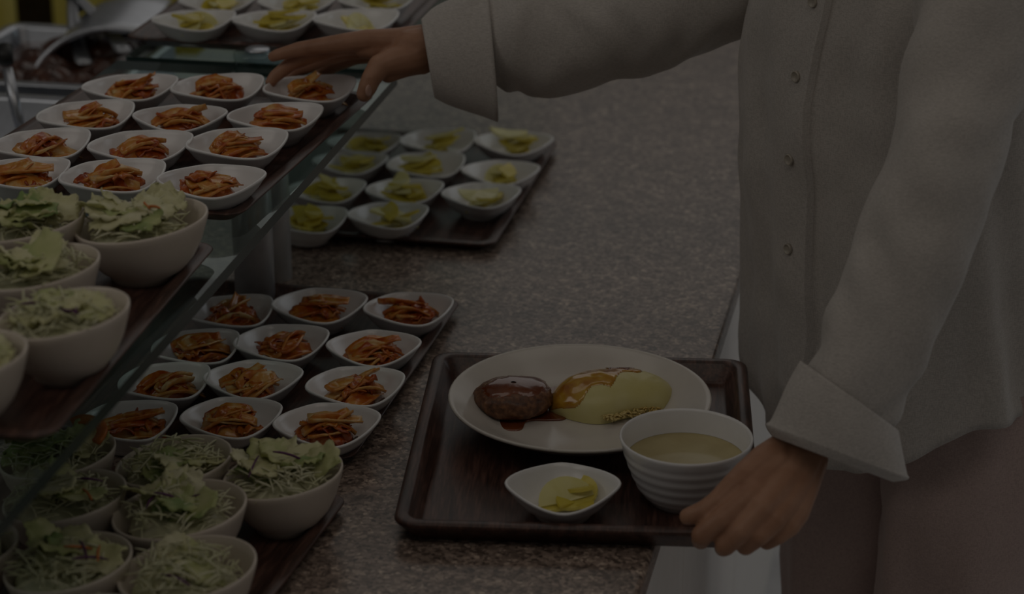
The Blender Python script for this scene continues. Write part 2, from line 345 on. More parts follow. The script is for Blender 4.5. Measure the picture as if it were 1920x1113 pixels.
# carried tray
cs = [at(735, 997, .024), at(810, 673, .024), at(1399, 657, .024), at(1424, 987, .024)]
cc = sum(cs, Vector())/4
tw = ((cs[2]-cs[1]).length+(cs[3]-cs[0]).length)/2; tl = ((cs[1]-cs[0]).length+(cs[2]-cs[3]).length)/2
uu = (cs[1]-cs[0]).normalized()+(cs[2]-cs[3]).normalized()
TDEG = math.degrees(math.atan2(uu.x, uu.y))
held = tray(cc.x, cc.y, 0.0, TDEG, 'dark woodgrain tray carrying the plate and soup, held by the hand', tray_mesh(tw, tl, 1.0))

# ------------------------------------------------------------------ diamond dishes
def S_dia(t, p=1.42, e=0.012):
    c = math.sqrt(math.cos(t)**2+e); s = math.sqrt(math.sin(t)**2+e)
    return (c**p+s**p)**(-1/p)*1.012
def dish_mesh():
    prof = [(0.0, .0022, 0), (.024, .0022, 0), (.0255, 0, .1), (.029, 0, .2), (.0305, .004, .4), (.0395, .0105, .75), (.049, .0205, 1), (.0553, .0300, 1), (.0574, .0322, 1), (.0578, .0338, 1), (.0572, .0350, 1), (.0560, .0353, 1), (.0546, .0344, 1), (.0525, .0300, 1), (.047, .0205, 1), (.0385, .0120, .85), (.028, .0082, .5), (.012, .0072, .2), (0.0, .0070, 0)]
    n = 64; rings = []
    for r, z, wt in prof:
        ring = []
        for k in range(n):
            t = 2*math.pi*k/n; s = (1-wt)*0.95+wt*S_dia(t)
            ring.append((r*s*math.cos(t), r*s*math.sin(t), z + 0.0032*wt*(z/.035)*math.cos(2*t)))
        rings.append(ring)
    return mesh('dish', *loft(rings))
dish_me = dish_mesh()
def dish_from_tips(a, b, zfloor, label, group):
    A = at(*a, zfloor+.0335); B = at(*b, zfloor+.0335); mid = (A+B)/2; d = B-A
    s = min(1.06, max(0.96, d.xy.length/0.1156)); ang = math.atan2(d.y, d.x)
    o = obj('diamond_dish', dish_me, M['white'], None, (mid.x, mid.y, ZC+zfloor), (0, 0, ang), (s, s, .90))
    tag(o, label, 'dish', group); return o, mid, ang

# ------------------------------------------------------------------ food pieces
def slab(rows, thick):          # rows: grid of points -> closed thin solid
    R = len(rows); Q = len(rows[0]); P = np.array([[list(p) for p in r] for r in rows], float)
    du = np.gradient(P, axis=0); dv = np.gradient(P, axis=1); nn = np.cross(du, dv); nn /= (np.linalg.norm(nn, axis=2, keepdims=True)+1e-9)
    th = thick if not np.isscalar(thick) else np.full((R, Q), thick)
    T = P+nn*th[..., None]/2; B = P-nn*th[..., None]/2
    V = [tuple(v) for v in T.reshape(-1, 3)]+[tuple(v) for v in B.reshape(-1, 3)]; Fc = []; o = R*Q
    for i in range(R-1):
        for j in range(Q-1):
            a, b, c, d = i*Q+j, (i+1)*Q+j, (i+1)*Q+j+1, i*Q+j+1
            Fc.append((a, b, c, d)); Fc.append((o+d, o+c, o+b, o+a))
    edge = [(0, j) for j in range(Q)]+[(i, Q-1) for i in range(1, R)]+[(R-1, j) for j in range(Q-2, -1, -1)]+[(i, 0) for i in range(R-2, 0, -1)]
    ids = [i*Q+j for i, j in edge]
    for k in range(len(ids)):
        a, b = ids[k], ids[(k+1) % len(ids)]; Fc.append((a, b, o+b, o+a))
    return V, Fc
rng = random.Random(11)
def stem_mesh(k):
    q = random.Random(100+k); L_ = q.uniform(.040, .058); W_ = q.uniform(.016, .026); curl = q.uniform(-.5, .9); arch = q.uniform(-4, 14)
    rows = []; th = []
    for i in range(10):
        s = i/9; x = (s-.5)*L_; row = []; tr = []
        wid = W_*(0.75+.35*math.sin(math.pi*min(1, s*1.15)))*(1+.15*nz(k, s*4, 0))
        for j in range(6):
            t = j/5-.5
            row.append((x+.002*nz(k, j, s*3), t*wid, -arch*x*x + curl*wid*(t*t)*1.6 + .0015*nz(s*5, t*4, k)))
            tr.append((.0042-.0026*s)*(1-1.2*t*t))
        rows.append(row); th.append(tr)
    return mesh('cabbage_stem', *slab(rows, np.array(th)))
def crumple_mesh(k):
    q = random.Random(300+k); L_ = q.uniform(.030, .044); W_ = q.uniform(.022, .034); amp = q.uniform(.005, .010); rows = []
    for i in range(11):
        row = []
        for j in range(9):
            a, b = i/10-.5, j/8-.5
            edge = 1+.22*nz(k*3.1, a*6, b*6)
            x, y = a*L_*edge, b*W_*edge
            z = amp*(nz(a*3.3+k*7, b*3.3, 1.7)*1.2+.55*nz(a*8+k, b*8, 9.1)) + .25*L_*(a*a)*q.choice((1, 1))*(-1.4) + .3*W_*b*b*(-1.2)
            row.append((x, y, z))
        rows.append(row)
    return mesh('cabbage_leaf', *slab(rows, .0016))
STEMS = [stem_mesh(k) for k in range(10)]; LEAVES = [crumple_mesh(k) for k in range(12)]
for m_ in STEMS: m_.materials.append(M['kimchi_stem'])
for m_ in LEAVES: m_.materials.append(M['kimchi_leaf'])
def mound_mesh(k, R_, H_, nseg=20, rough=.35):
    rings = []
    for i in range(7):
        f = i/6; rr = R_*math.cos(f*math.pi/2)**.8; z = H_*math.sin(f*math.pi/2)
        rings.append([(rr*(1+rough*nz(math.cos(t)*1.6+k*5, math.sin(t)*1.6, f*2))*math.cos(t), rr*(.72+.25*rough*nz(k, math.sin(t)*2, f))*math.sin(t), z*(1+.3*nz(math.cos(t)*2, math.sin(t)*2, k))) for t in np.linspace(0, 2*math.pi, nseg, endpoint=False)])
    return mesh('mound', *loft(rings, True, True, True))
KM = [mound_mesh(k, .025, .018, 20, .2) for k in range(5)]
for m_ in KM: m_.materials.append(M['kimchi_leaf'])
def kimchi(mid, ang, zfloor, label, seed, spread=1.0):
    q = random.Random(seed)
    base = zfloor+.0042
    g = empty('kimchi_serving', (mid.x, mid.y, ZC+base), ang+q.uniform(-.25, .25)); tag(g, label, 'kimchi', 'kimchi servings')
    off = Vector((q.uniform(-.002, .004), q.uniform(-.004, .002), 0))
    obj('chopped_kimchi', q.choice(KM), None, g, off*.5+Vector((0, 0, .0042)), (0, 0, q.uniform(-.4, .4)))
    n = q.randint(5, 7)
    main = q.uniform(-.25, .35)
    for i in range(n):
        lay = i/n
        x = q.uniform(-.009, .009)*spread; y = (-.018+.033*((i*0.618+q.random()*.3) % 1))*(1-.45*lay)
        r2 = (x/.03)**2+(y/.022)**2
        z = .0105 + .013*max(0, 1-r2)*.75 + lay*.009
        obj('cabbage_piece', q.choice(STEMS), None, g, off+Vector((x, y, z)), (q.uniform(-.35, .35)-y*10, q.uniform(-.14, .14), main+q.uniform(-.4, .4)))
    for i in range(q.randint(4, 6)):
        a = q.uniform(0, 6.28); r = q.uniform(0, .022); x, y = r*math.cos(a)*1.15, r*math.sin(a)*.75
        z = .0115+.015*max(0, 1-(r/.026)**2)
        obj('cabbage_leaf', q.choice(LEAVES), None, g, off+Vector((x, y, z)), (q.uniform(-.5, .5), q.uniform(-.5, .5), q.uniform(0, 6.28)), (q.uniform(.7, 1.0),)*3)
    if q.random() < .55:
        obj('cabbage_piece', q.choice(STEMS), None, g, off+Vector((q.uniform(-.004, .014), q.uniform(0, .008), .026)), (q.uniform(-.6, .6), -q.uniform(.25, .75), q.uniform(-.6, .6)), (.8, .8, .9))
    return g

UK = [((150,166),(336,145)),((317,172),(496,141)),((493,172),(667,145)),((65,226),(254,190)),((245,216),(430,209)),((424,223),(607,198)),((-15,281),(168,243)),((161,279),(364,251)),((347,277),(540,245)),((-50,330),(125,302)),((109,341),(310,302)),((289,336),(503,324))]
LK = [((356,596),(509,556)),((505,573),(692,556)),((679,582),(852,560)),((285,664),(447,621)),((435,647),(619,620)),((609,647),(792,640)),((222,730),(392,684)),((377,708),(572,696)),((570,729),(761,701)),((150,800),(329,760)),((334,787),(532,760)),((508,797),(717,777))]
LY = [((610,268),(756,256)),((747,270),(894,246)),((885,263),(1040,259)),((583,302),(730,293)),((724,315),(872,289)),((862,319),(1015,313)),((536,358),(688,341)),((683,358),(834,343)),((825,364),(979,354)),((500,418),(652,392)),((649,405),(805,388))]
UY = [((282,39),(444,23)),((433,39),(595,24)),((585,39),(750,21)),((335,3),(480,-8)),((481,4),(631,-5)),((632,2),(779,-12))]
ROW = ['back row', 'second row', 'third row', 'front row']; COL = ['left', 'middle', 'right']
for i, (a, b) in enumerate(UK):
    rc = f'{ROW[i//3]} {COL[i%3]}'
    lab = f'white diamond dish, {rc}, on the kimchi tray on the glass shelf'; kl = f'red cabbage kimchi in the {rc} dish on the glass shelf'
    if i == 2: lab = 'white diamond dish on the glass shelf, gripped by the reaching hand'; kl = 'red cabbage kimchi in the dish gripped by the reaching hand'
    o, mid, ang = dish_from_tips(a, b, GZ+.004, lab, 'kimchi dishes on the shelf tray')
    kimchi(mid, ang, GZ+.004, kl, 40+i)
for i, (a, b) in enumerate(LK):
    rc = f'{ROW[i//3]} {COL[i%3]}'
    o, mid, ang = dish_from_tips(a, b, .004, f'white diamond dish, {rc}, on the kimchi tray on the counter', 'kimchi dishes on the counter tray')
    kimchi(mid, ang, .004, f'red cabbage kimchi in the {rc} dish of the counter tray', 70+i)

def slice_mesh(k):              # half or quarter moon of radish
    q = random.Random(500+k); R_ = q.uniform(.022, .029); span = q.choice((math.pi*.62, math.pi*.8, math.pi)); th = q.uniform(.0028, .0042)
    n = 12; top = [(0, 0)]+[(R_*math.cos(span*i/n), R_*math.sin(span*i/n)) for i in range(n+1)]
    cx = sum(p[0] for p in top)/len(top); cy = sum(p[1] for p in top)/len(top)
    def zz(x, y): return .0012*nz(x*60+k, y*60, 2)+6*(x-cx)*(x-cx)*.5
    V = [(x-cx, y-cy, zz(x, y)+th/2) for x, y in top]+[(x-cx, y-cy, zz(x, y)-th/2) for x, y in top]; m_ = len(top)
    Fc = [(0, i, i+1) for i in range(1, m_-1)]+[(m_, m_+i+1, m_+i) for i in range(1, m_-1)]+[(i, m_+i, m_+(i+1) % m_, (i+1) % m_) for i in range(m_)]
    return mesh('radish_slice', V, Fc, False)
SLICES = [slice_mesh(k) for k in range(9)]
for k, m_ in enumerate(SLICES): m_.materials.append(M['radish'] if k % 4 else M['radish_pale'])
def pickles(mid, ang, zfloor, label, seed, n=None):
    q = random.Random(seed); g = empty('pickled_radish_serving', (mid.x, mid.y, ZC+zfloor+.0066), ang+q.uniform(-.3, .3)); tag(g, label, 'pickled radish', 'yellow pickle servings')
    n = n or q.randint(5, 7); off = Vector((q.uniform(-.002, .006), q.uniform(-.006, .002), 0))
    for i in range(n):
        f = i/n
        obj('radish_slice', q.choice(SLICES), None, g, off+Vector((q.uniform(-.012, .012), q.uniform(-.009, .009), .0065+.0042*i)), (q.uniform(-.28, .28), q.uniform(-.28, .28), q.uniform(0, 6.28)))
    if q.random() < .75:
        obj('radish_slice', q.choice(SLICES), None, g, off+Vector((q.uniform(-.008, .008), .009, .018)), (1.0+q.uniform(-.2, .2), q.uniform(-.3, .3), q.uniform(-.5, .5)))
    return g
for i, (a, b) in enumerate(LY):
    rc = f'{ROW[i//3]} {COL[i%3]}'
    o, mid, ang = dish_from_tips(a, b, .004, f'white diamond dish, {rc}, on the pickle tray on the counter', 'pickle dishes on the counter tray')
    pickles(mid, ang, .004, f'yellow pickled radish in the {rc} dish of the counter tray', 120+i)
for i, (a, b) in enumerate(UY):
    rc = f'{["front row", "second row"][i//3]} {COL[i%3]}'
    o, mid, ang = dish_from_tips(a, b, GZ+.004, f'white diamond dish, {rc}, on the pickle tray on the glass shelf', 'pickle dishes on the shelf tray')
    pickles(mid, ang, GZ+.004, f'yellow pickled radish in the {rc} dish on the glass shelf', 150+i, 2 if i == 2 else None)

# ------------------------------------------------------------------ salad bowls
def bowl_mesh():
    prof = [(0, .003), (.024, .003), (.0255, 0), (.029, 0), (.030, .005), (.038, .0105), (.047, .0215), (.0535, .035), (.0578, .050), (.0590, .0550), (.0587, .0572), (.0576, .0580), (.0562, .0570), (.0540, .050), (.0500, .036), (.0435, .022), (.034, .0125), (.020, .0085), (0, .0075)]
    n = 56; rings = []
    for r, z in prof:
        f = z/.058; ring = []
        for k in range(n):
            t = 2*math.pi*k/n; ex = 1+.035*f*math.cos(2*t)+.02*f*math.cos(t)
            ring.append((r*ex*math.cos(t), r*ex*math.sin(t), z + .0075*f*f*(r/.059)*math.cos(t)))
        rings.append(ring)
    return mesh('bowl', *loft(rings))
bowl_me = bowl_mesh()
def lettuce_mesh(k):
    q = random.Random(700+k); L_ = q.uniform(.040, .060); W_ = q.uniform(.032, .046); amp = q.uniform(.004, .007); cup = q.uniform(-9, 9); rows = []
    for i in range(13):
        row = []
        for j in range(11):
            a, b = i/12-.5, j/10-.5
            e = max(abs(a), abs(b))*2
            edge = 1+.2*nz(k*2.3, a*5, b*5)-.25*(abs(a*b)*4)
            x, y = a*L_*edge, b*W_*edge
            z = amp*(.6*nz(a*3+k*4, b*3, .3)+1.1*e*e*nz(a*9+k, b*9, 4.4)) + cup*x*x*.6
            row.append((x, y, z))
        rows.append(row)
    return mesh('lettuce_leaf', *slab(rows, .0009))
LET = [lettuce_mesh(k) for k in range(12)]
for m_ in LET: m_.materials.append(M['lettuce'])
def shred(q, L_, wd, c, tiltmax=.5):
    a = q.uniform(0, 6.28); cur = q.uniform(-30, 30); tilt = q.uniform(-tiltmax, tiltmax); pts = []; th = a
    p = Vector(c)-Vector((math.cos(a), math.sin(a), tilt))*L_/2
    for i in range(6):
        pts.append(p.copy()); p = p+Vector((math.cos(th), math.sin(th), tilt+.5*(2.5-i)/5))*L_/5; th += cur*L_/5
    return tube(pts, [wd*.6, wd, wd, wd, wd*.9, wd*.4], 4)
def cab_mesh(k, n=140, R_=.048):
    q = random.Random(800+k); parts = []
    for i in range(n):
        a = q.uniform(0, 6.28); r = R_*math.sqrt(q.random())
        z = .012*(1-(r/R_)**2)+q.uniform(-.006, .006)
        parts.append(shred(q, q.uniform(.022, .040)*(1-.4*r/R_), q.uniform(.0007, .0014), (r*math.cos(a), r*math.sin(a), z)))
    return mesh('shredded_cabbage', *join(parts))
CAB = [cab_mesh(k) for k in range(5)]
for m_ in CAB: m_.materials.append(M['cabbage'])
def strip_mesh(k, mat, wd=.0018):
    q = random.Random(900+k); m_ = mesh('strip', *shred(q, q.uniform(.018, .034), wd, (0, 0, 0), .3)); m_.materials.append(mat); return m_
PUR = [strip_mesh(k, M['purple'], .0013) for k in range(4)]; CAR = [strip_mesh(10+k, M['carrot'], .0014) for k in range(3)]
BED = [mound_mesh(20+k, .052, .020, 24, .10) for k in range(3)]
for m_ in BED: m_.materials.append(M['cabbage'])
def arc_slice():
    rows = []
    for i in range(15):
        t = math.pi*(.05+.9*i/14); rows.append([((.013+.008*j/2)*math.cos(t), (.013+.008*j/2)*math.sin(t), .002*math.sin(3*t)*j/2) for j in range(3)])
    m_ = mesh('orange_slice', *slab(rows, .003)); m_.materials.append(M['carrot']); return m_
ARC = arc_slice()
def salad_bowl(l, r, zfloor, blabel, slabel, seed, green=5, heap=1.0, carrot=0, purple=2, arc=False, extra=0):
    A = at(*l, zfloor+.052); B = at(*r, zfloor+.062); mid = (A+B)/2; d = B-A
    s = min(1.1, max(.94, d.xy.length/.1225)); ang = math.atan2(d.y, d.x)
    ang = max(-.1, min(.65, ang))
    o = obj('salad_bowl', bowl_me, M['cream'], None, (mid.x, mid.y, ZC+zfloor), (0, 0, ang), (s, s, 1.0)); tag(o, blabel, 'bowl', 'salad bowls')
    q = random.Random(seed); g = empty('salad_serving', (mid.x, mid.y, ZC+zfloor+.0375), ang); tag(g, slabel, 'salad', 'salad servings')
    obj('cabbage_bed', q.choice(BED), None, g, (0, 0, -.001), (0, 0, q.uniform(0, 6.28)), (.92, 1.22, 1))
    tag(obj('shredded_cabbage', q.choice(CAB), None, g, (0, 0, .0155), (0, 0, q.uniform(0, 6.28))), kind='stuff')
    for i in range(green):
        a = q.uniform(0, 6.28); rr = q.uniform(.006, .030)
        obj('lettuce_leaf', q.choice(LET), None, g, (rr*math.cos(a), rr*math.sin(a), (.0215+.010*q.random())*heap), (q.uniform(-.4, .4), q.uniform(-.4, .4), q.uniform(0, 6.28)), (q.uniform(.85, 1.2),)*3)
    for i in range(extra):
        a = q.uniform(-.6, 1.6) if i % 2 else q.uniform(1.6, 3.6)
        obj('lettuce_leaf', q.choice(LET), None, g, (.036*math.cos(a), .032*math.sin(a), .030), (q.uniform(.2, .7), q.uniform(-.5, .1), a), (.9, .9, .9))
    for i in range(purple):
        obj('purple_cabbage_shred', q.choice(PUR), None, g, (q.uniform(-.026, .026), q.uniform(-.03, .005), .031*heap), (q.uniform(-.3, .3), q.uniform(-.3, .3), q.uniform(0, 6.28)))
    for i in range(carrot):
        obj('carrot_shred', q.choice(CAR), None, g, (q.uniform(-.01, .03), q.uniform(-.03, .0), .032*heap), (q.uniform(-.3, .3), q.uniform(-.3, .3), q.uniform(0, 6.28)))
    if arc: obj('orange_slice', ARC, None, g, (.024, .012, .033), (.35, .15, -.9), (1.25, 1.25, 1.25))
    return o
US, LS = GZ+.004, .004
salad_bowl((134,429), (389,397), US, 'cream salad bowl on the shelf, nearest the kimchi dishes', 'lettuce salad with a carrot strip heaped high beside the shelf kimchi', 1, 6, 1.15, carrot=2, purple=0, extra=5)
salad_bowl((-85,424), (158,404), US, 'cream salad bowl at the left frame edge behind the others on the shelf', 'leafy salad heaped at the left edge below the shelf kimchi', 2, 7, 1.2, purple=0, extra=4)
salad_bowl((-58,516), (187,484), US, 'cream salad bowl in the middle of the shelf salad tray', 'pale shredded salad in the middle bowl of the shelf tray', 3, 5, 1.1, carrot=0, purple=0, extra=2)
salad_bowl((-8,606), (238,568), US, 'large looking cream salad bowl at the near end of the shelf', 'salad with purple shreds in the near shelf bowl', 4, 6, .9, purple=3)
salad_bowl((-205,690), (38,652), US, 'cream salad bowl cut off by the left edge on the shelf', 'salad in the bowl cut off at the left edge of the shelf', 5, 5, .9)
salad_bowl((212,880), (434,846), LS, 'cream salad bowl on the counter just in front of the kimchi', 'pale lettuce salad in the counter bowl in front of the kimchi', 6, 7, .9, purple=0)
salad_bowl((413,902), (642,872), LS, 'cream salad bowl at the right corner of the counter salad tray', 'lettuce salad in the right corner bowl, purple shred on top', 7, 8, 1.1, purple=2, extra=2)
salad_bowl((205,969), (462,939), LS, 'cream salad bowl in the middle of the counter salad tray', 'green lettuce salad with purple shreds in the middle counter bowl', 8, 7, 1.0, purple=3, extra=3)
salad_bowl((2,940), (236,918), LS, 'cream salad bowl behind the glass edge on the counter tray', 'white shredded cabbage salad in the bowl crossed by the glass edge', 9, 4, 1.1, carrot=1, purple=1, extra=1)
salad_bowl((2,1073), (247,1034), LS, 'cream salad bowl low at the left with purple and carrot shreds', 'salad of shredded cabbage with purple and carrot strips, lower left', 10, 5, 1.05, carrot=2, purple=2, extra=1)
salad_bowl((215,1088), (480,1043), LS, 'cream salad bowl at the bottom edge, nearest in the counter tray', 'pale lettuce salad in the nearest bowl at the bottom edge', 11, 7, .8, purple=1)
salad_bowl((-5,862), (216,838), LS, 'cream salad bowl behind the glass beside the kimchi on the counter', 'cabbage salad with an orange slice seen beside the glass edge', 12, 4, 1.0, purple=0, arc=True, extra=2)
salad_bowl((-205,1042), (30,1014), LS, 'cream salad bowl cut off by the left edge on the counter', 'salad in the counter bowl cut off at the left edge', 13, 5, .9)
salad_bowl((20,1190), (270,1160), LS, 'cream salad bowl showing only its rim at the bottom edge', 'salad in the bowl at the bottom edge showing only its rim', 14, 5, .7)

# ------------------------------------------------------------------ the carried meal
TZ = .0042                      # floor of the carried tray above the counter
pc = at(1087, 744, TZ+.033)
def ring_c(r, z, n=72): return [(r*math.cos(t), r*math.sin(t), z) for t in np.linspace(0, 2*math.pi, n, endpoint=False)]
PR = .1400
prof = [(.0, .002), (.070, .002), (.072, 0), (.077, 0), (.080, .003), (.100, .0125), (.120, .0225), (.134, .0310), (.1380, .0332), (.1386, .0350), (.1378, .0362), (.1360, .0362), (.1325, .0345), (.119, .0262), (.103, .0165), (.090, .0095), (.080, .0068), (.05, .006), (.0, .006)]
plate = obj('dinner_plate', mesh('dinner_plate', *loft([ring_c(PR*r/.1386, z) for r, z in prof])), M['plate'], None, (pc.x, pc.y, ZC+TZ)); tag(plate, 'large round white plate on the carried tray', 'plate')
PZ = TZ+.0062                   # plate surface
# soup bowl with ribs
sbp = at(1287, 817, TZ+.068)
prof = [(0, .003), (.030, .003), (.0315, 0), (.036, 0), (.037, .004)]
for k in range(26):
    f = k/25; z = .005+f*.056; r = .0385+.026*(f**.62)
    prof.append((r + (.0005*math.cos(f*5*2*math.pi) if f < .93 else 0), z))
prof += [(.0657, .0650), (.0660, .0672), (.0652, .0685), (.0640, .0683), (.0630, .066), (.0605, .050), (.054, .030), (.043, .014), (.028, .008), (0, .007)]
bowl = obj('soup_bowl', mesh('soup_bowl', *loft([ring_c(r, z, 64) for r, z in prof])), M['white'], None, (sbp.x, sbp.y, ZC+TZ)); tag(bowl, 'ribbed white soup bowl on the carried tray beside the thumb', 'bowl')
sr = [ring_c(r, z, 56) for r, z in ((.0555, .0365), (.0588, .0445), (.0576, .0440), (.050, .0437), (.001, .0437))]
so = obj('soup', mesh('soup', *loft(sr, True, True, True)), M['soup'], None, (sbp.x, sbp.y, ZC+TZ)); tag(so, 'pale yellow soup in the ribbed white bowl', 'soup')
# pickle dish on the tray
o, mid, ang = dish_from_tips((943,905), (1168,905), TZ, 'white diamond dish of yellow pickle on the carried tray', 'pickle dishes')
g = empty('pickled_radish_serving', (mid.x+.008, mid.y+.001, ZC+TZ+.0075)); tag(g, 'yellow pickled radish slices in the dish on the carried tray', 'pickled radish', 'yellow pickle servings')
for i, (x, y, z, rx, ry, rz) in enumerate([(-.010, .002, .005, .15, -.1, .3), (.008, -.003, .006, -.1, .15, 2.2), (-.004, .004, .010, .25, -.1, 1.2), (.014, .002, .010, .1, .3, 4.2), (-.008, .006, .016, .65, -.15, .2), (.004, .004, .016, .3, .2, 3.0)]):
    obj('radish_slice', SLICES[(i*2+1) % 9], None, g, (x, y, z), (rx, ry, rz))

# hamburg steak
hp = at(963, 752, PZ+.012)
def patty_pt(t, f, off=0.0):
    ct, st = math.cos(t), math.sin(t); ph = f*math.pi
    sx = abs(math.sin(ph))**.62; cz = math.copysign(abs(math.cos(ph))**.85, math.cos(ph))
    n = 1+.05*nz(ct*2, st*2, f*3)+.05*nz(ct*6, st*6, f*9)+.035*nz(ct*15, st*15, f*20)
    x, y, z = .0425*sx*ct*n, .0385*sx*st*n, .0165*cz*(1+.08*nz(ct*1.5*sx, st*1.5*sx, 7))
    v = Vector((x, y, z)); return v+v.normalized()*off
nT, nF = 56, 26
pat = empty('hamburg_steak', (hp.x, hp.y, ZC+PZ+.0165), .15); tag(pat, 'browned hamburg steak glazed with sauce on the white plate', 'meat')
rings = [[patty_pt(2*math.pi*k/nT, min(max(i/(nF-1), .004), .996)) for k in range(nT)] for i in range(nF)]
obj('patty', mesh('patty', *loft(rings, True, True, True)), M['patty'], pat)
V, Fc, idx = [], [], {}
def keep(k, i):
    t = 2*math.pi*k/nT; f = i/(nF-1); lim = .21+.06*math.sin(t*2+1)+.06*nz(math.cos(t)*2, math.sin(t)*2, 3.3)+(.05 if .2 < math.cos(t+.2) else 0)
    return f < lim
for i in range(nF-1):
    for k in range(nT):
        if keep(k, i):
            q = []
            for (kk, ii) in ((k, i), (k+1, i), (k+1, i+1), (k, i+1)):
                key = (kk % nT, ii)
                if key not in idx:
                    idx[key] = len(V); edge_ = not (keep(kk % nT, ii+1) and keep((kk+2) % nT, ii) and keep((kk-2) % nT, ii))
                    V.append(patty_pt(2*math.pi*kk/nT, max(ii/(nF-1), .004), .0001 if edge_ else .0015))
                q.append(idx[key])
            Fc.append(tuple(reversed(q)))
o = obj('sauce_glaze', mesh('sauce_glaze', V, Fc), M['sauce'], pat)
# sauce puddle on the plate
def blob(pts, z0, h, name, label, mat):
    P = [at(x, y, z0) for x, y in pts]; P = spline([(p.x, p.y) for p in P]+[(P[0].x, P[0].y)], 6)[:-1]
    cx, cy = np.mean(P, axis=0); rings = []
    for f, z in ((1.0, .0), (.985, h*.55), (.95, h*.9), (.85, h), (.4, h), (.05, h)):
        rings.append([((p[0]-cx)*f, (p[1]-cy)*f, z) for p in P])
    o = obj(name, mesh(name, *loft(rings, True, True, True)), mat, None, (cx, cy, ZC+z0)); tag(o, label, 'sauce'); return o
blob([(905,782),(930,775),(985,780),(1010,765),(1030,750),(1062,768),(1060,786),(1030,789),(990,790),(978,806),(955,809),(925,803),(908,792)], PZ, .0018, 'sauce_puddle', 'brown sauce puddle in front of the hamburg steak', M['sauce'])
blob([(1000,708),(1012,690),(1050,682),(1075,690),(1060,720),(1050,760),(1020,770),(1015,740)], PZ, .0022, 'sauce_puddle', 'brown sauce pooled between the steak and the omelette', M['sauce'])
blob([(1190,770),(1240,740),(1280,728),(1290,742),(1270,762),(1225,776)], PZ+.0003, .0010, 'oil_puddle', 'thin amber oil on the plate at the omelette tip', M['sauce_thin'])
# omelette
oc = at(1150, 752, PZ+.004)
OA = math.radians(15)
om = empty('omelette_rice', (oc.x, oc.y, ZC+PZ), OA); tag(om, 'pale yellow omelette over fried rice, sauce on its back', 'omelette')
OL, OW, OH = .072, .040, .036
def om_pt(u, v, off=0.0):       # u along -1..1, v across -1..1
    wd = OW*(max(0, 1-abs(u)**2.4))**.62*(1.0-.12*u); 
    ridge = OH*(max(0, 1-abs(u)**2.6))**.55*(1.03-.10*u)
    ph = v*math.pi/2
    y = wd*math.sin(ph)*(1.06 if v < 0 else 1.0); z = ridge*(max(0, math.cos(ph)))**.75
    n = .0016*nz(u*3, v*2.2, 2.2)+.0006*nz(u*9, v*7, 1)
    wave = .004*math.sin(u*6+1)*max(0, -v)**3
    p = Vector((OL*u, y+wave, max(.0002, z+n*(1-abs(v)))))
    nd = Vector((.25*u, math.sin(ph), .2+math.cos(ph))).normalized(); return p+nd*off
nu, nv = 140, 64
rings = [[om_pt(-.999+1.998*i/(nu-1), -1+2*j/(nv-1)) for j in range(nv)] for i in range(nu)]
V, Fc = loft(rings, False); Fc.append(tuple(i*nv for i in range(nu))+tuple((nu-1-i)*nv+nv-1 for i in range(nu)))
obj('egg', mesh('egg', V, Fc[:-1]), M['egg'], om)
def sauce_shell(name, mat, test, h):
    V, Fc, idx = [], [], {}
    def ok(i, j): return 0 <= i < nu and 0 <= j < nv and test(-1+2*i/(nu-1), -1+2*j/(nv-1))
    for i in range(nu-1):
        for j in range(nv-1):
            if ok(i, j) and ok(i+1, j) and ok(i+1, j+1) and ok(i, j+1):
                q = []
                for a, b in ((i, j), (i+1, j), (i+1, j+1), (i, j+1)):
                    if (a, b) not in idx:
                        inner = all(ok(a+s, b+t) for s in (-1, 0, 1) for t in (-1, 0, 1))
                        idx[(a, b)] = len(V); V.append(om_pt(-.999+1.998*a/(nu-1), -1+2*b/(nv-1), h if inner else .0002))
                    q.append(idx[(a, b)])
                Fc.append(tuple(q))
    return obj(name, mesh(name, V, Fc), mat, om)
sauce_shell('amber_sauce', M['sauce_thin'], lambda u, v: u < .42+.08*math.sin(v*7) and v > -.30-.75*max(0, -(u+.25))+.75*max(0, u+.15)+.10*math.sin(u*11), .0013)
sauce_shell('brown_sauce', M['sauce'], lambda u, v: u > -.05 and u < .42 and v > .16+.1*math.sin(u*20) and v < .62, .0022)
q = random.Random(5); parts = []
for i in range(170):
    u = q.uniform(-.35, .55); p = om_pt(u, -.97); a = q.uniform(0, 6.28); c = p+Vector((q.uniform(-.003, .003), q.uniform(-.008, .003), q.uniform(.001, .007)))
    dvec = Vector((math.cos(a), math.sin(a), q.uniform(-.5, .5)))*.0028
    parts.append(tube([c-dvec, c, c+dvec], [.0006, .0013, .0006], 6))
tag(obj('fried_rice', mesh('fried_rice', *join(parts)), M['rice'], om), kind='stuff')
q = random.Random(8)
for px_, py_ in ((1187,775), (1160,776), (1205,768)):
    p = at(px_, py_, PZ+.004); l = om.matrix_basis.inverted() @ p if False else Matrix.Rotation(-OA, 3, 'Z') @ (p-Vector((oc.x, oc.y, ZC+PZ)))
    rr = [[(.0035*math.sin(f)*math.cos(t), .003*math.sin(f)*math.sin(t), .0028*math.cos(f)) for t in np.linspace(0, 2*math.pi, 10, endpoint=False)] for f in np.linspace(.1, 3.04, 7)]
    obj('corn_kernel', mesh('corn_kernel', *loft(rr, True, True, True)), M['radish'], om, l)

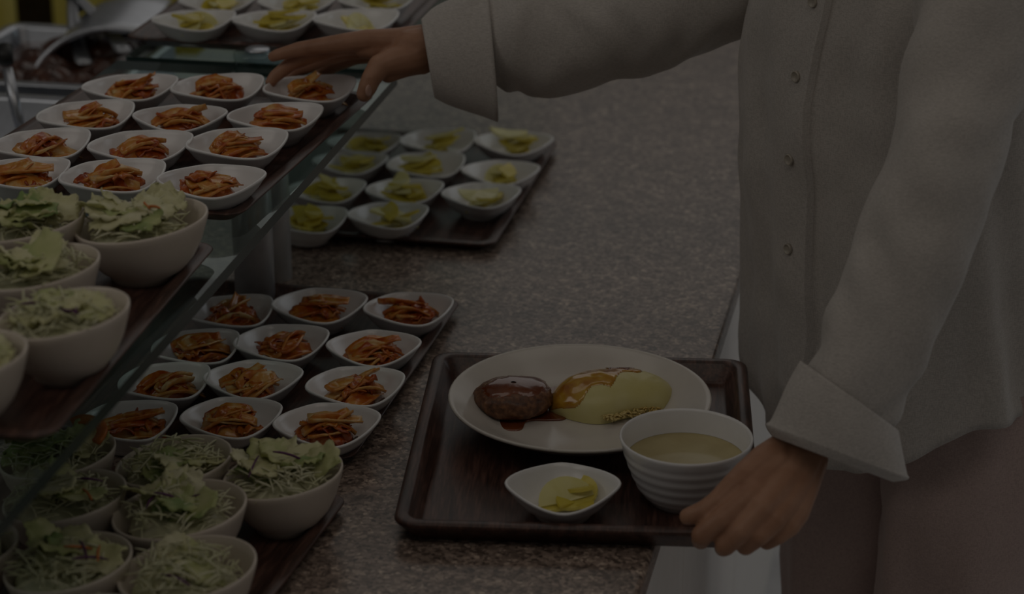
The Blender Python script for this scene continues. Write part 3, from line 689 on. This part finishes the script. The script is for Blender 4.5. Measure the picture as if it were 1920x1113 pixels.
# ------------------------------------------------------------------ the person
TH = math.radians(58)
Fv = Vector((-math.sin(TH), -math.cos(TH), 0)); Rv = Vector((-math.cos(TH), math.sin(TH), 0)); UP = Vector((0, 0, 1))
PC = Vector((0.405, 2.335, 0)); HIP = PC - Fv*0.075 + Vector((0.012, 0, 0))
def sphere(c, r, n=12, m_=8, sc3=None):
    c = Vector(c); rings = []
    for i in range(m_+1):
        f = math.pi*min(max(i/m_, .02), .98)
        rings.append([c+Vector((r*math.sin(f)*math.cos(t), r*math.sin(f)*math.sin(t), -r*math.cos(f))) if sc3 is None else c+sc3[0]*(math.sin(f)*math.cos(t))+sc3[1]*(math.sin(f)*math.sin(t))-sc3[2]*math.cos(f) for t in np.linspace(0, 2*math.pi, n, endpoint=False)])
    return loft(rings, True, True, True)
def chain(pts, radii, n=14):    # closed tapered limb: cones between balls
    parts = []
    for p, r in zip(pts, radii): parts.append(sphere(p, r, n, 8))
    for i in range(len(pts)-1): parts.append(tube([pts[i], pts[i+1]], [radii[i]*.995, radii[i+1]*.995], n))
    return parts
def remesh(parts, voxel, smooth_it, name):
    m_ = mesh(name, *join(parts)); o = bpy.data.objects.new(name, m_); C.objects.link(o)
    r = o.modifiers.new('r', 'REMESH'); r.mode = 'VOXEL'; r.voxel_size = voxel; r.use_smooth_shade = True
    s = o.modifiers.new('s', 'SMOOTH'); s.factor = .5; s.iterations = smooth_it
    dg_ = bpy.context.evaluated_depsgraph_get(); e = o.evaluated_get(dg_); nm = bpy.data.meshes.new_from_object(e)
    V = [v.co.copy() for v in nm.vertices]; Fc = [tuple(p.vertices) for p in nm.polygons]
    bpy.data.objects.remove(o); bpy.data.meshes.remove(nm); bpy.data.meshes.remove(m_)
    return V, Fc
# --- right hand (reaching to the shelf dish); points as pixel + distance
def P3(L_): return [pd(*q[:3]) for q in L_], [q[3] for q in L_]
RH = []
RH += chain(*P3([(1500,-170,2.50,.050), (1330,-30,2.56,.044), (1150,40,2.60,.040), (960,78,2.61,.034), (850,84,2.612,.027), (800,88,2.612,.0245), (770,92,2.61,.0235)]))
RH += chain(*P3([(800,74,2.618,.019), (745,78,2.615,.0165), (690,76,2.612,.0135), (648,80,2.612,.0118), (600,86,2.622,.0098), (560,92,2.634,.0088), (520,103,2.646,.0072), (512,106,2.649,.0064)]))
RH += chain(*P3([(800,82,2.632,.019), (740,82,2.636,.0165), (680,82,2.640,.0135), (640,87,2.640,.0118), (585,103,2.650,.0100), (545,120,2.658,.0092), (516,143,2.660,.0078), (507,155,2.660,.0068)]))
RH += chain(*P3([(800,90,2.646,.019), (740,88,2.656,.0165), (685,90,2.662,.0132), (650,95,2.666,.0116), (600,112,2.690,.0100), (562,130,2.704,.0090), (540,150,2.708,.0074)]))
RH += chain(*P3([(800,98,2.656,.018), (745,97,2.672,.0150), (695,100,2.684,.0120), (665,106,2.692,.0104), (628,122,2.712,.0090), (602,138,2.722,.0080), (588,154,2.724,.0066)]))
RH += chain(*P3([(800,100,2.610,.020), (765,110,2.602,.0190), (735,116,2.596,.0172), (712,124,2.590,.0142), (697,146,2.586,.0118), (689,164,2.588,.0112), (683,176,2.590,.0095)]))
RH += chain(*P3([(790,108,2.615,.020), (755,124,2.608,.0140), (728,138,2.602,.0110)]))
RH += chain(*P3([(735,88,2.618,.016), (705,92,2.615,.0135), (680,92,2.616,.010)]))
# --- left hand (holding the tray corner)
LH = []
LH += chain(*P3([(1905,-80,2.215,.050), (1790,240,2.150,.043), (1712,470,2.122,.040), (1610,680,2.125,.033), (1535,800,2.128,.0255), (1496,842,2.126,.0245)]))
LH += chain(*P3([(1492,846,2.122,.022), (1458,884,2.105,.0178), (1425,915,2.084,.0140), (1400,934,2.070,.0124), (1352,974,2.058,.0108), (1316,1003,2.064,.0102), (1314,1012,2.086,.0090), (1320,1006,2.112,.0080)]))
LH += chain(*P3([(1498,850,2.120,.022), (1476,894,2.100,.0175), (1448,932,2.076,.0140), (1426,956,2.062,.0124), (1388,996,2.054,.0106), (1360,1022,2.061,.0100), (1356,1026,2.086,.0088), (1358,1018,2.112,.0078)]))
LH += chain(*P3([(1506,856,2.120,.021), (1490,908,2.100,.0168), (1470,950,2.078,.0132), (1452,974,2.064,.0118), (1422,1004,2.058,.0102), (1398,1022,2.066,.0094), (1396,1022,2.090,.0082), (1396,1014,2.114,.0072)]))
LH += chain(*P3([(1514,862,2.124,.020), (1504,918,2.106,.0155), (1494,960,2.088,.0124), (1480,984,2.076,.0110), (1456,1004,2.072,.0092), (1438,1014,2.080,.0084), (1434,1012,2.102,.0074), (1434,1004,2.120,.0066)]))
LH += chain(*P3([(1480,845,2.122,.021), (1438,864,2.106,.0175), (1402,890,2.092,.0148), (1376,911,2.080,.0124), (1346,940,2.072,.0108), (1322,957,2.072,.0102), (1296,966,2.076,.0088), (1289,968,2.078,.0080)]))
LH += chain(*P3([(1460,872,2.106,.018), (1428,900,2.090,.0145), (1402,920,2.078,.0110)]))
arms = [remesh(RH, .0017, 4, 'arm_r'), remesh(LH, .0017, 4, 'arm_l')]
# --- rest of the body under the clothes
BZ = ZC
sR = PC+Rv*.155+UP*(BZ+.50); sL = PC-Rv*.155+UP*(BZ+.50)
body = []
body += [sphere(HIP+UP*(BZ-.02), 1, 16, 10, (Rv*.16, Fv*.10, UP*.13)), sphere((PC+HIP)/2+UP*(BZ+.12), 1, 16, 10, (Rv*.145, Fv*.09, UP*.17)), sphere(PC+UP*(BZ+.33), 1, 16, 10, (Rv*.16, Fv*.10, UP*.20))]
body += chain([sR, PC+UP*(BZ+.52), sL], [.05, .07, .05])
body += chain([sR, pd(1330, -30, 2.56)], [.05, .045]) + chain([sL, pd(1790, 240, 2.15)], [.05, .044])
body += chain([PC+UP*(BZ+.50), PC+Fv*.015+UP*(BZ+.66)], [.062, .055])
hc = PC+Fv*.03+UP*(BZ+.76)
body += [sphere(hc, 1, 18, 12, (Rv*.074, Fv*.092, UP*.112)), sphere(hc+Fv*.045-UP*.055, 1, 14, 8, (Rv*.045, Fv*.045, UP*.05)), sphere(hc+Fv*.095-UP*.012, .014), sphere(hc+Rv*.076, 1, 10, 8, (Rv*.01, Fv*.02, UP*.03)), sphere(hc-Rv*.076, 1, 10, 8, (Rv*.01, Fv*.02, UP*.03)), sphere(hc+Fv*.088-UP*.06, 1, 10, 6, (Rv*.024, Fv*.012, UP*.010))]
legs = []
for s in (1, -1):
    a = HIP+Rv*s*.082
    ch = [a+UP*(BZ-.05), a+Fv*.02+UP*.46, a-Fv*.01+UP*.09]
    body += chain(ch, [.075, .052, .038]); body += chain([a-Fv*.03+UP*.05, a+Fv*.13+UP*.035], [.036, .03]); legs.append(a)
V, Fc = join(arms+[remesh(body, .008, 5, 'body')])
base = Vector((HIP.x, HIP.y, 0))
person = obj('person', mesh('person', [v-base for v in V], Fc), M['skin'], None, base)
tag(person, 'person in a beige linen shirt reaching to the shelf and holding a tray', 'person')
def wear(name, V, Fc, mat, parent=person, smooth=True): return obj(name, mesh(name, [Vector(v)-base for v in V], Fc, smooth), mat, parent)
# thumb nail of the reaching hand
nc = pd(691, 170, 2.577); nx = (pd(696, 172, 2.59)-pd(684, 168, 2.58)).normalized(); ny = (pd(690, 160, 2.585)-pd(688, 178, 2.585)).normalized(); nzv = nx.cross(ny).normalized()
if nzv.y > 0: nzv = -nzv
wear('thumbnail', *sphere(nc, 1, 14, 8, (nx*.0055, ny*.0072, nzv*.0022)), M['nail'])
# hair and eyes
hv, hf = sphere(hc+UP*.012-Fv*.012, 1, 28, 18, (Rv*.083, Fv*.098, UP*.115))
keepf = [f for f in hf if len(f) == 4 and not (np.mean([(hv[i]-hc).dot(Fv) for i in f]) > .035 and np.mean([(hv[i]-hc).z for i in f]) < .055)]
ho = wear('hair', hv, keepf, M['hair']); solidify(ho, .01, 0)
for s in (1, -1): wear('eye', *sphere(hc+Fv*.083+Rv*s*.031+UP*.002, .011), M['black'])

# --- shirt
def wr(p, k, a):                # cloth wrinkles
    return a*(nz(p.x*14+k, p.y*14, p.z*7)+.5*nz(p.x*30, p.y*30+k, p.z*18))
NS, NR = 160, 70
def torso_pt(phi, f, off=0.0):
    z0 = -.088+.088*abs(math.cos(phi))**2.2+.006*math.sin(phi*3); z = z0+(.60-z0)*f
    lean = Vector((0, 0, 0)) - Fv*(.052*max(0, (.34-z)/.42)**1.3)
    if z < .36: a, b = .186+.012*(.36-z)/.44, .118+.022*(.36-z)/.44
    else:
        t = (z-.36)/.24; a = .186*(1-t**2.6)+.075*t**2.6; b = .118*(1-t**2)+.068*t**2
    cphi, sphi = math.cos(phi), math.sin(phi)
    c_ = math.copysign(abs(cphi)**.88, cphi); s_ = math.copysign(abs(sphi)**.92, sphi)
    p = PC+lean+Rv*a*c_+Fv*b*s_+UP*(ZC+z)
    n = (Rv*c_/a+Fv*s_/b).normalized()
    amp = (.35+.65*max(0, (.45-z)/.5))
    fold = .0055*amp*math.sin(phi*9+1.2*math.sin(z*6+phi*2)+z*4)+.004*amp*math.sin(phi*17+z*9)
    d = fold+wr(p, 3, .009)
    pe = math.radians(95)+.22*(z-.20)+.02*math.sin(z*14)+.012*math.sin(z*31)      # edge of the button placket
    if phi <= pe: d += .0095*max(0, 1-(pe-phi)/.85)
    return p+n*(d+off), n, pe
offs = [-.012, -.004, -1e-4, .0025, .006, .012]+list(np.linspace(.03, 2*math.pi-.03, NS))   # angles from the placket edge round the body
rings = []
for i in range(NR):
    f = i/(NR-1); z_ = -.088+f*.69; row = []
    pe = torso_pt(1.57, f)[2]
    row = [torso_pt(pe+(o_ if o_ < math.pi else o_-2*math.pi), f)[0] for o_ in offs]; rings.append(row)
shirt = wear('shirt', *loft(rings), M['shirt']); solidify(shirt, .0016, -1)
# buttons on the placket
for px_, py_ in ((1500,145), (1476,304), (1473,467), (1480,0)):
    best = None
    for f in np.linspace(.02, .98, 90):
        for ph in (np.linspace(.0, .12, 1)):
            pe = torso_pt(1.57, f)[2]; p, n, _ = torso_pt(pe-.085, f)
            dv = p-Vector((0, 0, ZC+HC)); zc = dv.y*cp-dv.z*sp; yy = 556.5-F_PX*(dv.y*sp+dv.z*cp)/zc
            if best is None or abs(yy-py_) < best[0]: best = (abs(yy-py_), p, n)
    _, p, n = best; t1 = n.cross(UP).normalized(); t2 = t1.cross(n)
    prof = [(.0002, .0006), (.0015, .0008), (.0042, .0010), (.0048, .0022), (.0056, .0026), (.0060, .0018), (.0060, -.001)]
    rings = [[p+n*(z+.0008)+(t1*math.cos(t)+t2*math.sin(t))*r for t in np.linspace(0, 2*math.pi, 24, endpoint=False)] for r, z in prof]
    b_ = wear('button', *loft(rings, True, True, True), M['button'], shirt)
def sleeve(name, L_, n=56, sub=9, seed=1, wa=.010, sag=None):
    S = spline(L_, sub); ctrs = [pd(*q[:3]) for q in S]; rings = []
    for i, (c, q) in enumerate(zip(ctrs, S)):
        t = (ctrs[min(i+1, len(ctrs)-1)]-ctrs[max(i-1, 0)]).normalized()
        a = t.cross(Vector((0, 1, .25))).normalized(); b = a.cross(t).normalized(); row = []
        for k in range(n):
            an = 2*math.pi*k/n; d = a*math.cos(an)*q[3]+b*math.sin(an)*q[4]; p = c+d
            s = i/len(S)
            wv = .0048*math.sin(s*27+2.6*math.sin(an+seed)+seed)*max(0, math.sin(an+s*7+seed))**1.5 + .003*math.sin(s*58+3*math.sin(an*2+seed))*max(0, math.sin(an*2+s*11)) + wr(p, seed, wa)
            row.append(p+d.normalized()*wv)
        rings.append(row)
    return loft(rings)
sl = wear('sleeve', *sleeve('sleeve', [(1935,-190,2.235,.085,.075), (1870,-60,2.20,.073,.066), (1838,70,2.172,.064,.06), (1795,220,2.150,.059,.056), (1752,360,2.132,.057,.054), (1700,510,2.122,.052,.050), (1640,640,2.118,.049,.047), (1578,752,2.120,.045,.043), (1548,800,2.122,.040,.038)], seed=2), M['shirt'], shirt); solidify(sl, .0016, -1)
srt = wear('sleeve', *sleeve('sleeve', [(1530,-210,2.49,.080,.075), (1420,-100,2.525,.072,.068), (1330,-20,2.56,.064,.062), (1220,28,2.585,.061,.06), (1110,60,2.60,.0615,.06), (1000,74,2.61,.0625,.06), (930,80,2.612,.058,.055), (880,86,2.614,.048,.045)], seed=5), M['shirt'], shirt); solidify(srt, .0016, -1)
def cuff(rings_def, wv=.0015, n=64):
    rings = []
    R_ = spline(rings_def, 8)
    for i, q in enumerate(R_):
        c = pd(q[0], q[1], q[2]); A = pd(q[0]+q[3], q[1]+q[4], q[2]+q[5])-c; B = Vector(q[6:9])
        rings.append([c+A*math.cos(t)+B*math.sin(t)+(A*math.cos(t)+B*math.sin(t)).normalized()*wr(c+A*math.cos(t), 4, wv*2) for t in np.linspace(0, 2*math.pi, n, endpoint=False)])
    return loft(rings)
# (px, py, dist, half axis in px x, y, dist, other half axis in world)
VD = ray(1570, 800).normalized()
k_ = wear('cuff', *cuff([(1592,742,2.118, 88,64,0, *(VD*.050)), (1582,790,2.116, 108,62,0, *(VD*.052)), (1572,838,2.114, 126,50,0, *(VD*.050)), (1569,846,2.114, 131,50,0, *(VD*.049)), (1562,858,2.114, 112,42,0, *(VD*.044))]), M['cuff'], shirt); solidify(k_, .0030, 0)
VD2 = ray(850, 100).normalized()
k_ = wear('cuff', *cuff([(803,108,2.612, 12,70,0, *(VD2*.040)), (830,104,2.612, 13,88,0, *(VD2*.044)), (880,102,2.612, 12,108,0, *(VD2*.052)), (924,104,2.612, 10,121,0, *(VD2*.060))]), M['cuff'], shirt); solidify(k_, .0030, 0)
# shirt collar
rings = [[PC+Fv*(.005+.05*h)+Rv*(.072-.004*j)*math.cos(t)+Fv*(.066-.004*j)*math.sin(t)+UP*(ZC+.585+.045*h) for t in np.linspace(0, 2*math.pi, 40, endpoint=False)] for j, h in enumerate((0, .5, 1))]
co = wear('collar', *loft(rings), M['shirt'], shirt); solidify(co, .004, 0)
# --- trousers: waist and two legs
def leg_rings(s):
    rows = []
    for i in range(34):
        f = i/33; z = .055+(ZC+.02-.055)*f
        c = HIP+Rv*s*(.082+.004*f)+Fv*.012*math.sin(f*3.1)
        rx = .078+.024*f**1.6; ry = .080+.028*f**1.4
        row = []
        for k in range(56):
            t = 2*math.pi*k/56; d = Rv*s*rx*math.cos(t)+Fv*ry*math.sin(t); p = c+d+UP*z
            crease = .008*math.exp(-((t-math.pi/2)/.18)**2)
            row.append(p+d.normalized()*(wr(p, 9+s, .012)+crease))
        rows.append(row if s > 0 else row[::-1])
    return rows
rings = []
for i in range(10):
    f = i/9; z = ZC-.10+.16*f
    rings.append([HIP+Rv*(.172-.012*f)*math.copysign(abs(math.cos(t))**.8, math.cos(t))+Fv*(.108-.004*f)*math.copysign(abs(math.sin(t))**.85, math.sin(t))+UP*z for t in np.linspace(0, 2*math.pi, 80, endpoint=False)])
tr = wear('trousers', *loft(rings), M['trousers'])
for s in (1, -1): wear('trouser_leg', *loft(leg_rings(s)), M['trousers'], tr)
for a in legs:
    shoe = []
    for f in np.linspace(0, 1, 12):
        c = a-Fv*.075+Fv*.265*f; wd = .034+.014*math.sin(f*2.6)-.012*max(0, f-.85)/.15; h = .085-.05*min(1, f*1.6)**.8
        if f > .9: h *= .75
        shoe.append([c+Rv*wd*math.cos(t)+UP*max(.001, (h/2+h/2*math.sin(t))) for t in np.linspace(0, 2*math.pi, 20, endpoint=False)])
    wear('shoe', *loft(shoe, True, True, True), M['shoe'])

# ------------------------------------------------------------------ hot food station at the back left
st = empty('steam_table', (0.2055, 2.2315, 0), -DIR); tag(st, 'stainless steam table holding the food pans, back left', 'counter')
o = obj('steel_top', mesh('steel_top', *box(-1.55, -.868, .35, 1.36, ZC-.06, ZC-.03), smooth=False), M['steel'], st); bevel(o, .004)
o = obj('side_shelf', mesh('side_shelf', *box(-1.06, -.868, 1.365, 2.1, ZC-.06, ZC-.03), smooth=False), M['steel'], st); bevel(o, .004)
obj('cabinet_body', mesh('cabinet_body', *box(-1.53, -.89, .37, 1.34, 0, ZC-.061), smooth=False), M['cabinet'], st)
def pan(c, w_, l_, depth, label, deg=11.8):
    g = empty('food_pan', (c[0], c[1], ZC-.029), -math.radians(deg)); tag(g, label, 'pan', 'steel food pans')
    prof = [(.030, .0), (.020, .012), (.016, depth-.004), (.002, depth), (0, depth+.002), (.001, depth+.005), (.018, depth+.005), (.021, depth), (.026, .014), (.034, .004)]
    obj('pan_body', mesh('pan_body', *loft([rrect(w_-2*i, l_-2*i, max(.03-i*.5, .008), z) for i, z in prof], True, True, True)), M['steel'], g)
    return g
pan((-.765, 2.985), .31, .30, .115, 'empty looking steel food pan beside the shelf kimchi, left edge')
p2 = pan((-.70, 3.345), .31, .34, .115, 'steel food pan of brown food under the tongs')
pan((0.2055+(-.965)*math.cos(DIR)+1.72*math.sin(DIR), 2.2315+.965*math.sin(DIR)+1.72*math.cos(DIR)), .18, .42, .115, 'steel food pan behind the tongs near the pickle tray')
fr_ = [mound_mesh(40+k, .05, .035, 22, .4) for k in range(3)]
g = empty('braised_food', (-.70, 3.345, ZC+.055), -DIR); tag(g, 'brown red braised food heaped in the steel pan', 'food')
q = random.Random(3)
obj('food_base', mesh('food_base', *loft([rrect(.245*s, .275*s, .02, z) for s, z in ((1, -.03), (1, .01), (.9, .018), (.3, .02))], True, True, True)), M['stew'], g)
for i in range(14):
    obj('food_chunk', fr_[i % 3], M['stew'], g, (q.uniform(-.09, .09), q.uniform(-.11, .11), .012), (0, 0, q.uniform(0, 6)), (q.uniform(.5, .9),)*3)
# roll-top lid standing open behind the pan
lp = [pd(x, y, 3.44) for x, y in ((58,152), (72,122), (92,98), (120,76), (155,61), (200,54), (248,58), (270,64))]
lp = [Vector(p) for p in spline([tuple(p) for p in lp], 4)]
g = empty('pan_lid', lp[0]); tag(g, 'curved steel lid standing open over the brown food', 'lid')
rings = [[p-lp[0]+Vector((.02*q_, .16*q_, .012*q_)) for q_ in np.linspace(0, 1, 7)] for p in lp]
o = obj('lid_shell', mesh('lid_shell', *loft(rings, False)), M['steel'], g); solidify(o, .003, 0)
obj('lid_rim', mesh('lid_rim', *tube([p-lp[0] for p in lp], .006, 10)), M['steel'], g)
# tongs
def tongs():
    top = pd(136, -12, 3.62); g = empty('tongs', top); tag(g, 'steel tongs with a dark hinge standing in the brown food', 'tongs')
    for (x, y, d) in ((232, 98, 3.40), (158, 120, 3.42)):
        e_ = pd(x, y, d); rows = []
        for i in range(10):
            f = i/9; p = top.lerp(e_, f)-top; p += Vector((.006*math.sin(f*3.1)*(1 if x > 200 else -1), 0, 0)); wd = .008+.005*f
            rows.append([p+Vector((-wd, 0, .002)), p+Vector((-wd*.4, -.003, 0)), p+Vector((wd*.4, -.003, 0)), p+Vector((wd, 0, .002))])
        o = obj('arm', mesh('arm', *loft(rows, False)), M['dark_steel'], g); solidify(o, .002, 0)
    obj('hinge', mesh('hinge', *tube([Vector((-.012, 0, .03)), Vector((0, 0, 0)), Vector((.010, -.002, -.03))], [.011, .014, .011], 12)), M['black'], g)
tongs()
# serving spoon at the left edge
g = empty('serving_spoon', pd(40, 245, 3.05)); tag(g, 'steel serving spoon handle standing in the pan at the left edge', 'spoon')
bp_ = pd(40, 245, 3.05)
obj('handle', mesh('handle', *tube([pd(13, 128, 3.06)-bp_, pd(26, 185, 3.06)-bp_, pd(40, 245, 3.05)-bp_], [.0075, .008, .007], 12)), M['steel'], g)
obj('grip', mesh('grip', *tube([pd(8, 88, 3.07)-bp_, pd(12, 118, 3.06)-bp_], [.012, .010], 12)), M['black'], g)
sb = bp_*0; rr = [[Vector((.026*math.sin(f)*math.cos(t), .036*math.sin(f)*math.sin(t), -.012*(1-math.cos(f)*.2)-.02)) for t in np.linspace(0, 2*math.pi, 18, endpoint=False)] for f in (.1, .6, 1.1, 1.5)]
o = obj('spoon_bowl', mesh('spoon_bowl', *loft(rr, True, True)), M['steel'], g); solidify(o, .002, 0)
# curtains and a dark panel far behind
def curtain(x0, x1, y, label, ph):
    g = empty('curtain', ((x0+x1)/2, y, 0)); tag(g, label, 'curtain', 'yellow curtains'); n = 60; w_ = x1-x0; rows = []
    for z in np.linspace(.02, 1.2, 12):
        rows.append([(-w_/2+w_*k/(n-1), .035*math.sin(k/(n-1)*w_*38+ph+.3*math.sin(z*2)), z) for k in range(n)])
    o = obj('cloth', mesh('cloth', *loft(rows, False)), M['curtain'], g); solidify(o, .004, 0)
    obj('rail', mesh('rail', *tube([(-w_/2-.02, 0, 1.22), (w_/2+.02, 0, 1.22)], .012, 10)), M['steel'], g)
curtain(-1.75, -1.13, 5.0, 'yellow curtain at the left edge of the background', 0)
curtain(-1.06, -.50, 5.0, 'yellow curtain in the background behind the tongs', 1)
o = obj('dark_cupboard', mesh('dark_cupboard', *box(-2.1, -.35, 5.35, 5.8, 0, .95), smooth=False), M['darkwood']); tag(o, 'dark brown cupboard glimpsed between the yellow curtains', 'cupboard'); bevel(o, .01)
